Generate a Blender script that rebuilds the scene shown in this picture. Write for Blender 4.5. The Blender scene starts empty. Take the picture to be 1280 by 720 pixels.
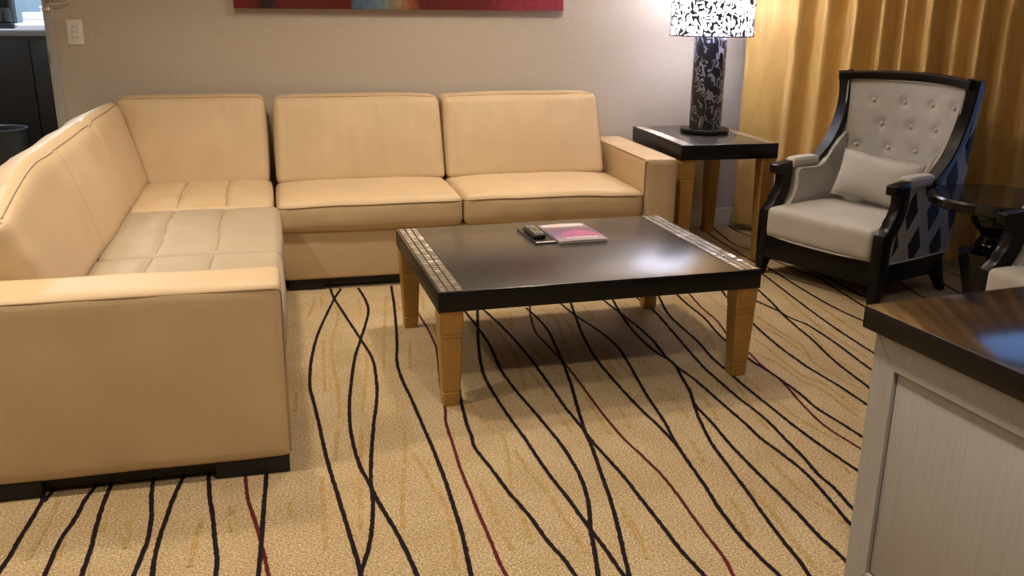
import bpy, bmesh, math, random
from mathutils import Vector, Matrix, noise

# ------------------------------------------------------------------ camera
scn = bpy.context.scene
COL = scn.collection
F, YAW, PITCH, ROLL, CAMH = 1153.0, .2481, .3021, .0105, 1.3717
fwd = Vector((math.sin(YAW)*math.cos(PITCH), math.cos(YAW)*math.cos(PITCH), -math.sin(PITCH)))
rgt = Vector((math.cos(YAW), -math.sin(YAW), 0))
upv = rgt.cross(fwd)
r2 = math.cos(ROLL)*rgt + math.sin(ROLL)*upv
u2 = -math.sin(ROLL)*rgt + math.cos(ROLL)*upv
cd = bpy.data.cameras.new('camera'); cam = bpy.data.objects.new('camera', cd); COL.objects.link(cam)
cd.sensor_width = 36; cd.lens = F/1280*36; cd.clip_start = .02
cam.matrix_world = Matrix(((r2.x, u2.x, -fwd.x, 0), (r2.y, u2.y, -fwd.y, 0), (r2.z, u2.z, -fwd.z, CAMH), (0, 0, 0, 1)))
scn.camera = cam
scn.view_settings.view_transform = 'Standard'; scn.view_settings.look = 'None'
scn.view_settings.gamma = 1; scn.view_settings.use_curve_mapping = False
scn.view_settings.exposure = 0.28

# ------------------------------------------------------------------ world and lights
w = bpy.data.worlds.new('dusk_sky'); scn.world = w; w.use_nodes = True
bgn = w.node_tree.nodes['Background']; bgn.inputs[0].default_value = (.30, .50, 1.0, 1); bgn.inputs[1].default_value = 1.4

def area(name, loc, size, power, col, target=None, spread=125):
    l = bpy.data.lights.new(name, 'AREA'); l.shape = 'DISK'; l.size = size; l.energy = power; l.color = col
    l.spread = math.radians(spread)
    o = bpy.data.objects.new(name, l); COL.objects.link(o); o.location = loc
    if target:
        o.rotation_euler = (Vector(target)-Vector(loc)).to_track_quat('-Z', 'Y').to_euler()
    return o
WARM = (1, .84, .64)
area('ceiling_light', (.75, 1.1, 2.57), .22, 21, WARM)
area('ceiling_light', (-1.3, 2.3, 2.57), .22, 21, WARM)
area('ceiling_light', (-.3, 3.6, 2.57), .22, 15, WARM)
area('ceiling_light', (1.2, 4.1, 2.57), .22, 16, WARM)
area('kitchen_light', (-1.7, 6.3, 2.5), .5, 60, (.85, .93, 1), None, 180)

# ------------------------------------------------------------------ materials
def nodes(name):
    m = bpy.data.materials.new(name); m.use_nodes = True
    nt = m.node_tree; return m, nt, nt.nodes['Principled BSDF']
def N(nt, t, **kw):
    n = nt.nodes.new(t)
    for k, v in kw.items():
        if k.startswith('i_'):
            key = k[2:]; key = int(key) if key.isdigit() else key.replace('_', ' ')
            n.inputs[key].default_value = v
        else: setattr(n, k, v)
    return n
def ramp(nt, src, stops, interp='LINEAR'):
    r = nt.nodes.new('ShaderNodeValToRGB'); r.color_ramp.interpolation = interp
    e = r.color_ramp.elements
    while len(e) < len(stops): e.new(.5)
    for i, (p, c) in enumerate(stops): e[i].position = p; e[i].color = (*c, 1) if len(c) == 3 else c
    nt.links.new(src, r.inputs[0]); return r
def coords(nt, scale=(1, 1, 1), rot=(0, 0, 0)):
    tc = nt.nodes.new('ShaderNodeTexCoord'); mp = nt.nodes.new('ShaderNodeMapping')
    mp.inputs['Scale'].default_value = scale; mp.inputs['Rotation'].default_value = rot
    nt.links.new(tc.outputs['Object'], mp.inputs['Vector']); return mp.outputs['Vector']
def simple(name, col, rough=.5, metal=0, var=.12, scale=8, bump=0, bscale=200, stretch=(1, 1, 1), coat=0, sheen=0, spec=.5):
    m, nt, b = nodes(name); L = nt.links
    v = coords(nt, stretch)
    n = N(nt, 'ShaderNodeTexNoise', i_Scale=scale, i_Detail=4.0); L.new(v, n.inputs['Vector'])
    r = ramp(nt, n.outputs['Fac'], [(.3, tuple(c*(1-var) for c in col)), (.7, tuple(min(1, c*(1+var)) for c in col))])
    L.new(r.outputs[0], b.inputs['Base Color'])
    b.inputs['Roughness'].default_value = rough; b.inputs['Metallic'].default_value = metal
    b.inputs['Coat Weight'].default_value = coat; b.inputs['Sheen Weight'].default_value = sheen
    b.inputs['Specular IOR Level'].default_value = spec
    if bump:
        n2 = N(nt, 'ShaderNodeTexNoise', i_Scale=bscale, i_Detail=3.0); L.new(v, n2.inputs['Vector'])
        bp = N(nt, 'ShaderNodeBump', i_Strength=bump, i_Distance=.01); L.new(n2.outputs['Fac'], bp.inputs['Height'])
        L.new(bp.outputs[0], b.inputs['Normal'])
    return m
def glow(name, col, strength):
    m, nt, b = nodes(name); b.inputs['Base Color'].default_value = (*col, 1)
    b.inputs['Emission Color'].default_value = (*col, 1); b.inputs['Emission Strength'].default_value = strength
    return m

M = {}
M['wall'] = simple('wall_paper', (.53, .475, .41), .75, var=.04, scale=90, bump=.15, bscale=260, stretch=(1, 1, .35))
M['ceiling'] = simple('ceiling_paint', (.75, .70, .62), .9, var=.02)
M['trim'] = simple('white_trim_paint', (.66, .64, .62), .45, var=.03)
M['frame_paint'] = simple('door_frame_paint', (.44, .43, .43), .5, var=.03)
M['plate'] = simple('switch_plastic', (.80, .78, .78), .35, var=.02)
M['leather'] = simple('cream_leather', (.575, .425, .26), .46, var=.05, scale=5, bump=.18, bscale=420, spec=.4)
M['grey_leather'] = simple('grey_leather', (.37, .295, .208), .52, var=.05, scale=5, bump=.18, bscale=420, spec=.35)  # greyer, darker version of the cream leather for two seat cushions
M['piping'] = simple('leather_seam', (.34, .225, .12), .5, var=.05)
M['black_foot'] = simple('black_foot_wood', (.006, .005, .006), .6)
M['black_wood'] = simple('black_lacquer_wood', (.006, .005, .005), .35, var=.25, scale=6, stretch=(1, 14, 1), spec=.25)
M['table_top'] = simple('satin_top_painted_reflection', (.042, .038, .035), .25, var=.12, scale=6, stretch=(1, 14, 1), spec=.85)  # base lightened beyond the black edges, standing in for wall reflection
M['gap'] = simple('black_grout', (.006, .005, .005), .6)
M['espresso'] = simple('espresso_lacquer', (.007, .006, .007), .12, var=.2, scale=20, stretch=(1, 8, 1))
M['chair_wood'] = simple('black_chair_lacquer', (.008, .007, .008), .28, var=.2, spec=.2)
M['gold_leg'] = simple('gold_leaf_paint', (.40, .225, .06), .40, metal=.45, var=.14, scale=14, bump=.1, bscale=60, stretch=(1, 1, .4))
M['mosaic'] = simple('silver_mosaic_tile', (.50, .45, .37), .24, metal=.8, var=.3, scale=30)
M['grey_velvet'] = simple('pale_grey_velvet', (.43, .415, .375), .75, var=.10, scale=7, bump=.12, bscale=90, sheen=.35)
M['chrome'] = simple('chrome', (.75, .74, .73), .2, metal=1, var=.03)
M['dark_cabinet'] = simple('dark_wood_cabinet', (.007, .006, .006), .55, var=.35, scale=14, stretch=(6, 6, .5))
M['counter'] = simple('grey_counter', (.20, .21, .24), .4, var=.1, scale=60)
M['bin'] = simple('dark_grey_plastic', (.028, .031, .037), .5, var=.1)
M['white_item'] = simple('white_ceramic', (.85, .87, .9), .3, var=.02)
M['dark_plastic'] = simple('black_plastic', (.012, .013, .016), .3, var=.1)
M['blue_grey_wall'] = simple('kitchenette_wall', (.18, .25, .32), .35, var=.25, scale=3, stretch=(4, 1, .3))
M['grey_paint'] = simple('brushed_grey_paint', (.345, .345, .35), .5, var=.07, scale=26, bump=.12, bscale=80, stretch=(6, 6, .25))
M['shadow_line'] = simple('painted_shadow_line', (.06, .07, .08), .6)
M['paper'] = simple('paper_edge', (.6, .58, .55), .7)
M['button_rubber'] = simple('grey_rubber', (.42, .42, .36), .5)
M['brass_tip'] = simple('dark_metal', (.03, .03, .035), .35, metal=.6)

def carpet_mat():
    m, nt, b = nodes('carpet_pile'); L = nt.links; v = coords(nt)
    n1 = N(nt, 'ShaderNodeTexNoise', i_Scale=170.0, i_Detail=3.0, i_Roughness=.75); L.new(v, n1.inputs['Vector'])
    r1 = ramp(nt, n1.outputs['Fac'], [(.34, (.17, .12, .065)), (.5, (.385, .295, .172)), (.66, (.66, .54, .36))])
    n2 = N(nt, 'ShaderNodeTexNoise', i_Scale=5.0, i_Detail=5.0); L.new(v, n2.inputs['Vector'])
    r2_ = ramp(nt, n2.outputs['Fac'], [(.35, (.92, .88, .82)), (.65, (1.05, 1.04, 1.04))])
    mx = N(nt, 'ShaderNodeMix', data_type='RGBA', blend_type='MULTIPLY', i_0=1.0)
    L.new(r1.outputs[0], mx.inputs['A']); L.new(r2_.outputs[0], mx.inputs['B'])
    L.new(mx.outputs['Result'], b.inputs['Base Color'])
    bp = N(nt, 'ShaderNodeBump', i_Strength=.6, i_Distance=.004); L.new(n1.outputs['Fac'], bp.inputs['Height'])
    L.new(bp.outputs[0], b.inputs['Normal'])
    b.inputs['Roughness'].default_value = .95; b.inputs['Specular IOR Level'].default_value = .1
    return m
def carpet_line(name, col, broken=0):
    m, nt, b = nodes(name); L = nt.links; v = coords(nt)
    n1 = N(nt, 'ShaderNodeTexNoise', i_Scale=230.0, i_Detail=3.0, i_Roughness=.7); L.new(v, n1.inputs['Vector'])
    r1 = ramp(nt, n1.outputs['Fac'], [(.3, tuple(c*.55 for c in col)), (.7, tuple(c*1.45 for c in col))])
    out = r1.outputs[0]
    if broken:
        rb = ramp(nt, n1.outputs['Fac'], [(.34, (.17, .12, .065)), (.5, (.385, .295, .172)), (.66, (.66, .54, .36))])
        n2 = N(nt, 'ShaderNodeTexNoise', i_Scale=34.0, i_Detail=5.0, i_Roughness=.8); L.new(v, n2.inputs['Vector'])
        f = ramp(nt, n2.outputs['Fac'], [(.30, (.0, .0, .0)), (.58, (.95, .95, .95))])
        mx = N(nt, 'ShaderNodeMix', data_type='RGBA'); L.new(f.outputs[0], mx.inputs[0])
        L.new(rb.outputs[0], mx.inputs['A']); L.new(r1.outputs[0], mx.inputs['B']); out = mx.outputs['Result']
    L.new(out, b.inputs['Base Color']); b.inputs['Roughness'].default_value = .95
    b.inputs['Specular IOR Level'].default_value = .1
    return m
M['carpet'] = carpet_mat()
M['line_black'] = carpet_line('carpet_black_yarn', (.012, .008, .010))
M['line_red'] = carpet_line('carpet_wine_yarn', (.085, .012, .016))
M['line_gold'] = carpet_line('carpet_gold_yarn', (.33, .21, .075), 1)

def curtain_mat():
    m, nt, b = nodes('gold_satin'); L = nt.links
    v = coords(nt, (3, 3, .8))
    n = N(nt, 'ShaderNodeTexNoise', i_Scale=2.5, i_Detail=5.0, i_Distortion=1.2); L.new(v, n.inputs['Vector'])
    r = ramp(nt, n.outputs['Fac'], [(.3, (.58, .35, .09)), (.7, (.72, .46, .14))]); L.new(r.outputs[0], b.inputs['Base Color'])
    b.inputs['Roughness'].default_value = .42; b.inputs['Sheen Weight'].default_value = .2
    n2 = N(nt, 'ShaderNodeTexNoise', i_Scale=9.0, i_Detail=4.0, i_Distortion=1.5); L.new(v, n2.inputs['Vector'])
    bp = N(nt, 'ShaderNodeBump', i_Strength=.25, i_Distance=.02); L.new(n2.outputs['Fac'], bp.inputs['Height'])
    L.new(bp.outputs[0], b.inputs['Normal'])
    return m
M['curtain'] = curtain_mat()

def lattice_mat():                                                    # black lozenges between pale crossing bands
    m, nt, b = nodes('lattice_fabric'); L = nt.links
    tc = nt.nodes.new('ShaderNodeTexCoord'); sp = nt.nodes.new('ShaderNodeSeparateXYZ'); L.new(tc.outputs['Object'], sp.inputs[0])
    def mth(op, a, c):
        n = nt.nodes.new('ShaderNodeMath'); n.operation = op
        for i, q in enumerate((a, c)):
            if isinstance(q, (int, float)): n.inputs[i].default_value = q
            else: L.new(q, n.inputs[i])
        return n.outputs[0]
    hx = mth('ADD', sp.outputs['Y'], mth('MULTIPLY', sp.outputs['X'], .7))
    a = mth('FRACT', mth('ADD', mth('ADD', mth('MULTIPLY', hx, 5.8), mth('MULTIPLY', sp.outputs['Z'], 2.0)), 3.1), 0)
    c = mth('FRACT', mth('ADD', mth('ADD', mth('MULTIPLY', hx, -5.0), mth('MULTIPLY', sp.outputs['Z'], 4.0)), 9.3), 0)
    k = mth('MULTIPLY', mth('GREATER_THAN', a, .42), mth('GREATER_THAN', c, .40))
    mx = N(nt, 'ShaderNodeMix', data_type='RGBA'); L.new(k, mx.inputs[0])
    mx.inputs['A'].default_value = (.37, .355, .325, 1); mx.inputs['B'].default_value = (.008, .007, .01, 1)
    L.new(mx.outputs['Result'], b.inputs['Base Color']); b.inputs['Roughness'].default_value = .7
    return m
M['lattice'] = lattice_mat()

def filigree(name, dark, light, scale, thr, cut, rough=.3):
    m, nt, b = nodes(name); L = nt.links; v = coords(nt, (1, 1, .75))
    n = N(nt, 'ShaderNodeTexNoise', i_Scale=scale, i_Detail=0.0, i_Distortion=.6); L.new(v, n.inputs['Vector'])
    mu0 = N(nt, 'ShaderNodeMath', operation='MULTIPLY', i_1=26.0); L.new(n.outputs['Fac'], mu0.inputs[0])
    si = N(nt, 'ShaderNodeMath', operation='SINE'); L.new(mu0.outputs[0], si.inputs[0])
    g = N(nt, 'ShaderNodeMath', operation='GREATER_THAN', i_1=thr); L.new(si.outputs[0], g.inputs[0])
    b.inputs['Roughness'].default_value = rough
    if cut:
        b.inputs['Base Color'].default_value = (*dark, 1); b.inputs['Metallic'].default_value = .4
        tr = nt.nodes.new('ShaderNodeBsdfTransparent'); ms = nt.nodes.new('ShaderNodeMixShader')
        L.new(g.outputs[0], ms.inputs[0]); L.new(b.outputs[0], ms.inputs[1]); L.new(tr.outputs[0], ms.inputs[2])
        L.new(ms.outputs[0], nt.nodes['Material Output'].inputs['Surface'])
    else:
        n3 = N(nt, 'ShaderNodeTexNoise', i_Scale=14.0); L.new(v, n3.inputs['Vector'])
        g3 = N(nt, 'ShaderNodeMath', operation='GREATER_THAN', i_1=.47); L.new(n3.outputs['Fac'], g3.inputs[0])
        mu = N(nt, 'ShaderNodeMath', operation='MULTIPLY'); L.new(g.outputs[0], mu.inputs[0]); L.new(g3.outputs[0], mu.inputs[1])
        mx = N(nt, 'ShaderNodeMix', data_type='RGBA'); L.new(mu.outputs[0], mx.inputs[0])
        mx.inputs['A'].default_value = (*dark, 1); mx.inputs['B'].default_value = (*light, 1)
        L.new(mx.outputs['Result'], b.inputs['Base Color'])
        bp = N(nt, 'ShaderNodeBump', i_Strength=.6, i_Distance=.004); L.new(mu.outputs[0], bp.inputs['Height']); L.new(bp.outputs[0], b.inputs['Normal'])
    return m
M['shade_cut'] = filigree('cut_metal_shade', (.10, .10, .14), (1, 1, 1), 30, .02, True)
M['lamp_column'] = filigree('carved_lamp_column', (.008, .008, .012), (.16, .16, .19), 24, .35, False)
def diffuser_mat():
    m, nt, b = nodes('white_shade_lining'); L = nt.links
    t = N(nt, 'ShaderNodeBsdfTranslucent'); t.inputs[0].default_value = (.86, .89, 1, 1)
    d = N(nt, 'ShaderNodeBsdfDiffuse'); d.inputs[0].default_value = (.8, .83, .92, 1)
    ms = N(nt, 'ShaderNodeMixShader', i_0=.45); L.new(t.outputs[0], ms.inputs[1]); L.new(d.outputs[0], ms.inputs[2])
    tr = nt.nodes.new('ShaderNodeBsdfTransparent'); m2 = N(nt, 'ShaderNodeMixShader', i_0=.16); L.new(ms.outputs[0], m2.inputs[1]); L.new(tr.outputs[0], m2.inputs[2])
    L.new(m2.outputs[0], nt.nodes['Material Output'].inputs['Surface']); return m
M['diffuser'] = diffuser_mat()
def glass_mat():
    m, nt, b = nodes('window_glass'); L = nt.links
    t = N(nt, 'ShaderNodeBsdfTransparent'); t.inputs[0].default_value = (.93, .96, 1, 1)
    g = N(nt, 'ShaderNodeBsdfGlossy', i_Roughness=.03); f = N(nt, 'ShaderNodeFresnel', i_IOR=1.3)
    ms = N(nt, 'ShaderNodeMixShader'); L.new(f.outputs[0], ms.inputs[0]); L.new(t.outputs[0], ms.inputs[1]); L.new(g.outputs[0], ms.inputs[2])
    L.new(ms.outputs[0], nt.nodes['Material Output'].inputs['Surface']); return m
M['glass'] = glass_mat()
def painting_mat():
    m, nt, b = nodes('abstract_canvas'); L = nt.links
    tc = nt.nodes.new('ShaderNodeTexCoord'); sp = nt.nodes.new('ShaderNodeSeparateXYZ'); L.new(tc.outputs['Object'], sp.inputs[0])
    n = N(nt, 'ShaderNodeTexNoise', i_Scale=9.0, i_Detail=6.0, i_Distortion=.8); L.new(tc.outputs['Object'], n.inputs['Vector'])
    ma = N(nt, 'ShaderNodeMath', operation='MULTIPLY_ADD', i_1=.10, i_2=-.05); L.new(n.outputs['Fac'], ma.inputs[0])
    ad = N(nt, 'ShaderNodeMath', operation='ADD'); L.new(sp.outputs['X'], ad.inputs[0]); L.new(ma.outputs[0], ad.inputs[1])
    mr = N(nt, 'ShaderNodeMapRange'); mr.inputs[1].default_value = -.904; mr.inputs[2].default_value = .904; L.new(ad.outputs[0], mr.inputs[0])
    r = ramp(nt, mr.outputs[0], [(0, (.22, .010, .022)), (.055, (.20, .010, .02)), (.085, (.02, .008, .02)), (.115, (.03, .01, .02)), (.13, (.17, .012, .018)), (.345, (.15, .010, .014)),
                                 (.352, (.09, .19, .36)), (.43, (.20, .29, .38)), (.475, (.42, .30, .16)), (.52, (.36, .10, .05)), (.545, (.15, .014, .018)), (.75, (.19, .015, .022)), (.80, (.33, .03, .045)), (1, (.42, .04, .07))])
    n4 = N(nt, 'ShaderNodeTexNoise', i_Scale=45.0, i_Detail=5.0); L.new(tc.outputs['Object'], n4.inputs['Vector'])
    r4 = ramp(nt, n4.outputs['Fac'], [(.35, (.55, .6, .6)), (.65, (.9, .9, .9))])
    mx = N(nt, 'ShaderNodeMix', data_type='RGBA', blend_type='MULTIPLY', i_0=1.0); L.new(r.outputs[0], mx.inputs['A']); L.new(r4.outputs[0], mx.inputs['B'])
    L.new(mx.outputs['Result'], b.inputs['Base Color']); b.inputs['Roughness'].default_value = .5
    return m
M['painting'] = painting_mat()
def cover_mat():                                                      # purple sky over a pink dome, peach glow between
    m, nt, b = nodes('magazine_cover'); L = nt.links
    tc = nt.nodes.new('ShaderNodeTexCoord'); sp = nt.nodes.new('ShaderNodeSeparateXYZ'); L.new(tc.outputs['Object'], sp.inputs[0])
    def mth(op, a, c, d=None):
        n = nt.nodes.new('ShaderNodeMath'); n.operation = op
        for i, q in enumerate((a, c, d)):
            if q is None: continue
            if isinstance(q, (int, float)): n.inputs[i].default_value = q
            else: L.new(q, n.inputs[i])
        return n.outputs[0]
    X, Y = sp.outputs['X'], sp.outputs['Y']
    n = N(nt, 'ShaderNodeTexNoise', i_Scale=38.0, i_Detail=4.0); L.new(tc.outputs['Object'], n.inputs['Vector'])
    y2 = mth('ADD', Y, mth('MULTIPLY_ADD', n.outputs['Fac'], .05, -.025))
    mr = N(nt, 'ShaderNodeMapRange'); mr.inputs[1].default_value = -.155; mr.inputs[2].default_value = .155; L.new(y2, mr.inputs[0])
    sky = ramp(nt, mr.outputs[0], [(0, (.22, .20, .21)), (.1, (.36, .28, .33)), (.3, (.20, .13, .28)), (.55, (.13, .11, .25)), (.66, (.20, .10, .10)), (.78, (.20, .15, .30)), (1, (.28, .25, .38))])
    dx = mth('DIVIDE', mth('ADD', X, -.015), .085); dy = mth('DIVIDE', mth('ADD', Y, .075), .095)
    rr = mth('ADD', mth('MULTIPLY', dx, dx), mth('MULTIPLY', dy, dy))
    ins = mth('MULTIPLY', mth('LESS_THAN', rr, 1), mth('GREATER_THAN', Y, -.085))
    dm = ramp(nt, n.outputs['Fac'], [(.35, (.28, .08, .28)), (.65, (.50, .13, .25))])
    mx = N(nt, 'ShaderNodeMix', data_type='RGBA'); L.new(ins, mx.inputs[0]); L.new(sky.outputs[0], mx.inputs['A']); L.new(dm.outputs[0], mx.inputs['B'])
    L.new(mx.outputs['Result'], b.inputs['Base Color']); b.inputs['Roughness'].default_value = .3
    return m
M['cover'] = cover_mat()
M['ink_white'] = simple('white_print', (.66, .60, .64), .35, var=.02)
M['ink_peach'] = simple('peach_print', (.75, .42, .34), .35, var=.1, scale=60)

# ------------------------------------------------------------------ mesh helpers
def link(name, bm, mats, parent=None, sharp=35, loc=None):
    me = bpy.data.meshes.new(name)
    bmesh.ops.recalc_face_normals(bm, faces=bm.faces[:])
    bm.to_mesh(me); bm.free()
    for p in me.polygons: p.use_smooth = True
    me.set_sharp_from_angle(angle=math.radians(sharp))
    for m in (mats if isinstance(mats, (list, tuple)) else [mats]): me.materials.append(m)
    o = bpy.data.objects.new(name, me); COL.objects.link(o)
    if parent: o.parent = parent
    if loc: o.location = loc
    return o
def thing(name, label, cat, loc=(0, 0, 0), rz=0, group=None):
    o = bpy.data.objects.new(name, None); COL.objects.link(o); o.location = loc; o.rotation_euler = (0, 0, rz)
    o.empty_display_size = .1
    o['label'] = label; o['category'] = cat
    if group: o['group'] = group
    return o
def tag(o, label, cat, group=None):
    o['label'] = label; o['category'] = cat
    if group: o['group'] = group
    return o
def struct(o): o['kind'] = 'structure'; return o
def box(bm, lo, hi, r=0, seg=2, mat=0):
    t = bmesh.new(); bmesh.ops.create_cube(t, size=1)
    lo, hi = Vector(lo), Vector(hi); c = (lo+hi)/2; s = hi-lo
    for v in t.verts: v.co = Vector((v.co.x*s.x, v.co.y*s.y, v.co.z*s.z))+c
    if r: bmesh.ops.bevel(t, geom=t.edges[:], offset=r, segments=seg, profile=.5, affect='EDGES')
    for f in t.faces: f.material_index = mat
    merge(bm, t); return bm
def merge(bm, t):
    mp = {v: bm.verts.new(v.co) for v in t.verts}
    for f in t.faces:
        g = bm.faces.new([mp[v] for v in f.verts]); g.material_index = f.material_index
    t.free()
def B(lo, hi, r=0, seg=2): return box(bmesh.new(), lo, hi, r, seg)
def lathe(bm, prof, c=(0, 0, 0), seg=48, cap=True):
    rings = []
    for r, z in prof:
        rings.append([bm.verts.new((c[0]+r*math.cos(2*math.pi*i/seg), c[1]+r*math.sin(2*math.pi*i/seg), c[2]+z)) for i in range(seg)])
    for a, b_ in zip(rings, rings[1:]):
        for i in range(seg): bm.faces.new((a[i], a[(i+1) % seg], b_[(i+1) % seg], b_[i]))
    if cap: bm.faces.new(rings[0][::-1]); bm.faces.new(rings[-1])
    return bm
def tube(bm, pts, r, seg=8, closed=False):
    pts = [Vector(p) for p in pts]; n = len(pts); rings = []
    prev = None
    for i, p in enumerate(pts):
        a = pts[(i-1) % n] if closed or i > 0 else p; b_ = pts[(i+1) % n] if closed or i < n-1 else p
        t = (b_-a).normalized()
        if prev is None: prev = t.orthogonal().normalized()
        x = (prev-t*prev.dot(t))
        x = x.normalized() if x.length > 1e-6 else t.orthogonal().normalized()
        prev = x; y = t.cross(x)
        rr = r[i] if isinstance(r, (list, tuple)) else r
        rings.append([bm.verts.new(p+rr*(x*math.cos(2*math.pi*k/seg)+y*math.sin(2*math.pi*k/seg))) for k in range(seg)])
    m = n if closed else n-1
    for i in range(m):
        a, b_ = rings[i], rings[(i+1) % n]
        for k in range(seg): bm.faces.new((a[k], a[(k+1) % seg], b_[(k+1) % seg], b_[k]))
    if not closed: bm.faces.new(rings[0][::-1]); bm.faces.new(rings[-1])
    return bm
def prism(bm, poly, x0, x1, r=0, axis='x'):                           # polygon in the other two axes, extruded along axis
    t = bmesh.new()
    def P(a, p): return (a, p[0], p[1]) if axis == 'x' else (p[0], a, p[1]) if axis == 'y' else (p[0], p[1], a)
    A = [t.verts.new(P(x0, p)) for p in poly]; C = [t.verts.new(P(x1, p)) for p in poly]; n = len(poly)
    t.faces.new(A[::-1]); t.faces.new(C)
    for i in range(n): t.faces.new((A[i], A[(i+1) % n], C[(i+1) % n], C[i]))
    bmesh.ops.recalc_face_normals(t, faces=t.faces[:])
    if r:
        ed = [e for e in t.edges if len({v.co[{'x': 0, 'y': 1, 'z': 2}[axis]] for v in e.verts}) == 1]
        bmesh.ops.bevel(t, geom=ed, offset=r, segments=2, profile=.5, affect='EDGES')
    bmesh.ops.triangulate(t, faces=[f for f in t.faces if len(f.verts) > 4])
    merge(bm, t); return bm
def cushion(c, size, r, puff=(0, 0, 0), step=.025, fn=None, only=False):
    """soft box about c: rounded edges, bulging faces, fn(p, u, v, w) -> p for seams, lean and creases"""
    bm = bmesh.new(); h = Vector(size)/2; c = Vector(c)
    cnt = [max(6, min(96, int(s/step))) for s in size]
    seen = {}
    def surf(u, v, w_):
        p = Vector((u*h.x, v*h.y, w_*h.z))
        q = Vector([max(-(h[a]-r), min(h[a]-r, p[a])) for a in range(3)])
        d = p-q
        if d.length > 1e-9: p = q+d.normalized()*min(r, max(abs(x) for x in d)*1.0)
        p.x += puff[0]*u*(1-v*v)*(1-w_*w_); p.y += puff[1]*v*(1-u*u)*(1-w_*w_)
        p.z += puff[2]*w_*(1-u**4)*(1-v**4)
        if fn: p = fn(p, u, v, w_)
        return p+c
    if only: return surf
    def ax(n):                                                       # denser towards the edges
        return [math.copysign(1-(1-abs(t))**1.35, t) for t in [(-1+2*i/n) for i in range(n+1)]]
    A = [ax(n) for n in cnt]
    def vert(i, j, k):
        key = (i, j, k)
        if key in seen: return seen[key]
        u, v, w_ = A[0][i], A[1][j], A[2][k]
        seen[key] = bm.verts.new(surf(u, v, w_)); return seen[key]
    nx, ny, nz = cnt
    for i in range(nx):
        for j in range(ny):
            for k in (0, nz): bm.faces.new((vert(i, j, k), vert(i+1, j, k), vert(i+1, j+1, k), vert(i, j+1, k)))
    for i in range(nx):
        for k in range(nz):
            for j in (0, ny): bm.faces.new((vert(i, j, k), vert(i+1, j, k), vert(i+1, j, k+1), vert(i, j, k+1)))
    for j in range(ny):
        for k in range(nz):
            for i in (0, nx): bm.faces.new((vert(i, j, k), vert(i, j+1, k), vert(i, j+1, k+1), vert(i, j, k+1)))
    return bm
def seam_loop(sf, kind, k=.8, n=24):                                 # closed seam: 'top' runs round the sides, 'front' round the front face
    T = [-1+2*i/n for i in range(n)]
    if kind == 'top': q = [(t, -1, k) for t in T]+[(1, t, k) for t in T]+[(-t, 1, k) for t in T]+[(-1, -t, k) for t in T]
    else: q = [(t, -k, -1) for t in T]+[(1, -k, t) for t in T]+[(-t, -k, 1) for t in T]+[(-1, -k, -t) for t in T]
    return [sf(*p) for p in q]
def rloop(x0, x1, y0, y1, z, r, n=5):                                 # rounded rectangle loop in plan
    out = []
    for cx, cy, a0 in ((x1-r, y1-r, 0), (x0+r, y1-r, 90), (x0+r, y0+r, 180), (x1-r, y0+r, 270)):
        for i in range(n+1):
            a = math.radians(a0+90*i/n); out.append((cx+r*math.cos(a), cy+r*math.sin(a), z))
    return out
def catmull(P, step):
    P = [Vector(p) for p in P]; out = []
    Q = [2*P[0]-P[1]]+P+[2*P[-1]-P[-2]]
    for i in range(1, len(Q)-2):
        a, b_, c, d = Q[i-1:i+3]; n = max(2, int((c-b_).length/step))
        for k in range(n):
            t = k/n
            out.append(.5*((2*b_)+(c-a)*t+(2*a-5*b_+4*c-d)*t*t+(3*b_-3*c+d-a)*t**3))
    out.append(P[-1]); return out
def sheet(bm, front, back, nu, nv):                                   # closed slab between two (u, v) surfaces
    a = [[bm.verts.new(front(-1+2*i/nu, j/nv)) for j in range(nv+1)] for i in range(nu+1)]
    b_ = [[bm.verts.new(back(-1+2*i/nu, j/nv)) for j in range(nv+1)] for i in range(nu+1)]
    for i in range(nu):
        for j in range(nv):
            bm.faces.new((a[i][j], a[i+1][j], a[i+1][j+1], a[i][j+1])); bm.faces.new((b_[i][j], b_[i][j+1], b_[i+1][j+1], b_[i+1][j]))
    for i in range(nu):
        for j in (0, nv): bm.faces.new((a[i][j], a[i+1][j], b_[i+1][j], b_[i][j]))
    for j in range(nv):
        for i in (0, nu): bm.faces.new((a[i][j], a[i][j+1], b_[i][j+1], b_[i][j]))
    return bm
def nz3(x, y, z, s): return noise.noise(Vector((x*s, y*s, z*s)))
def g1(x, s): return math.exp(-(x/s)**2)
random.seed(7)
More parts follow.
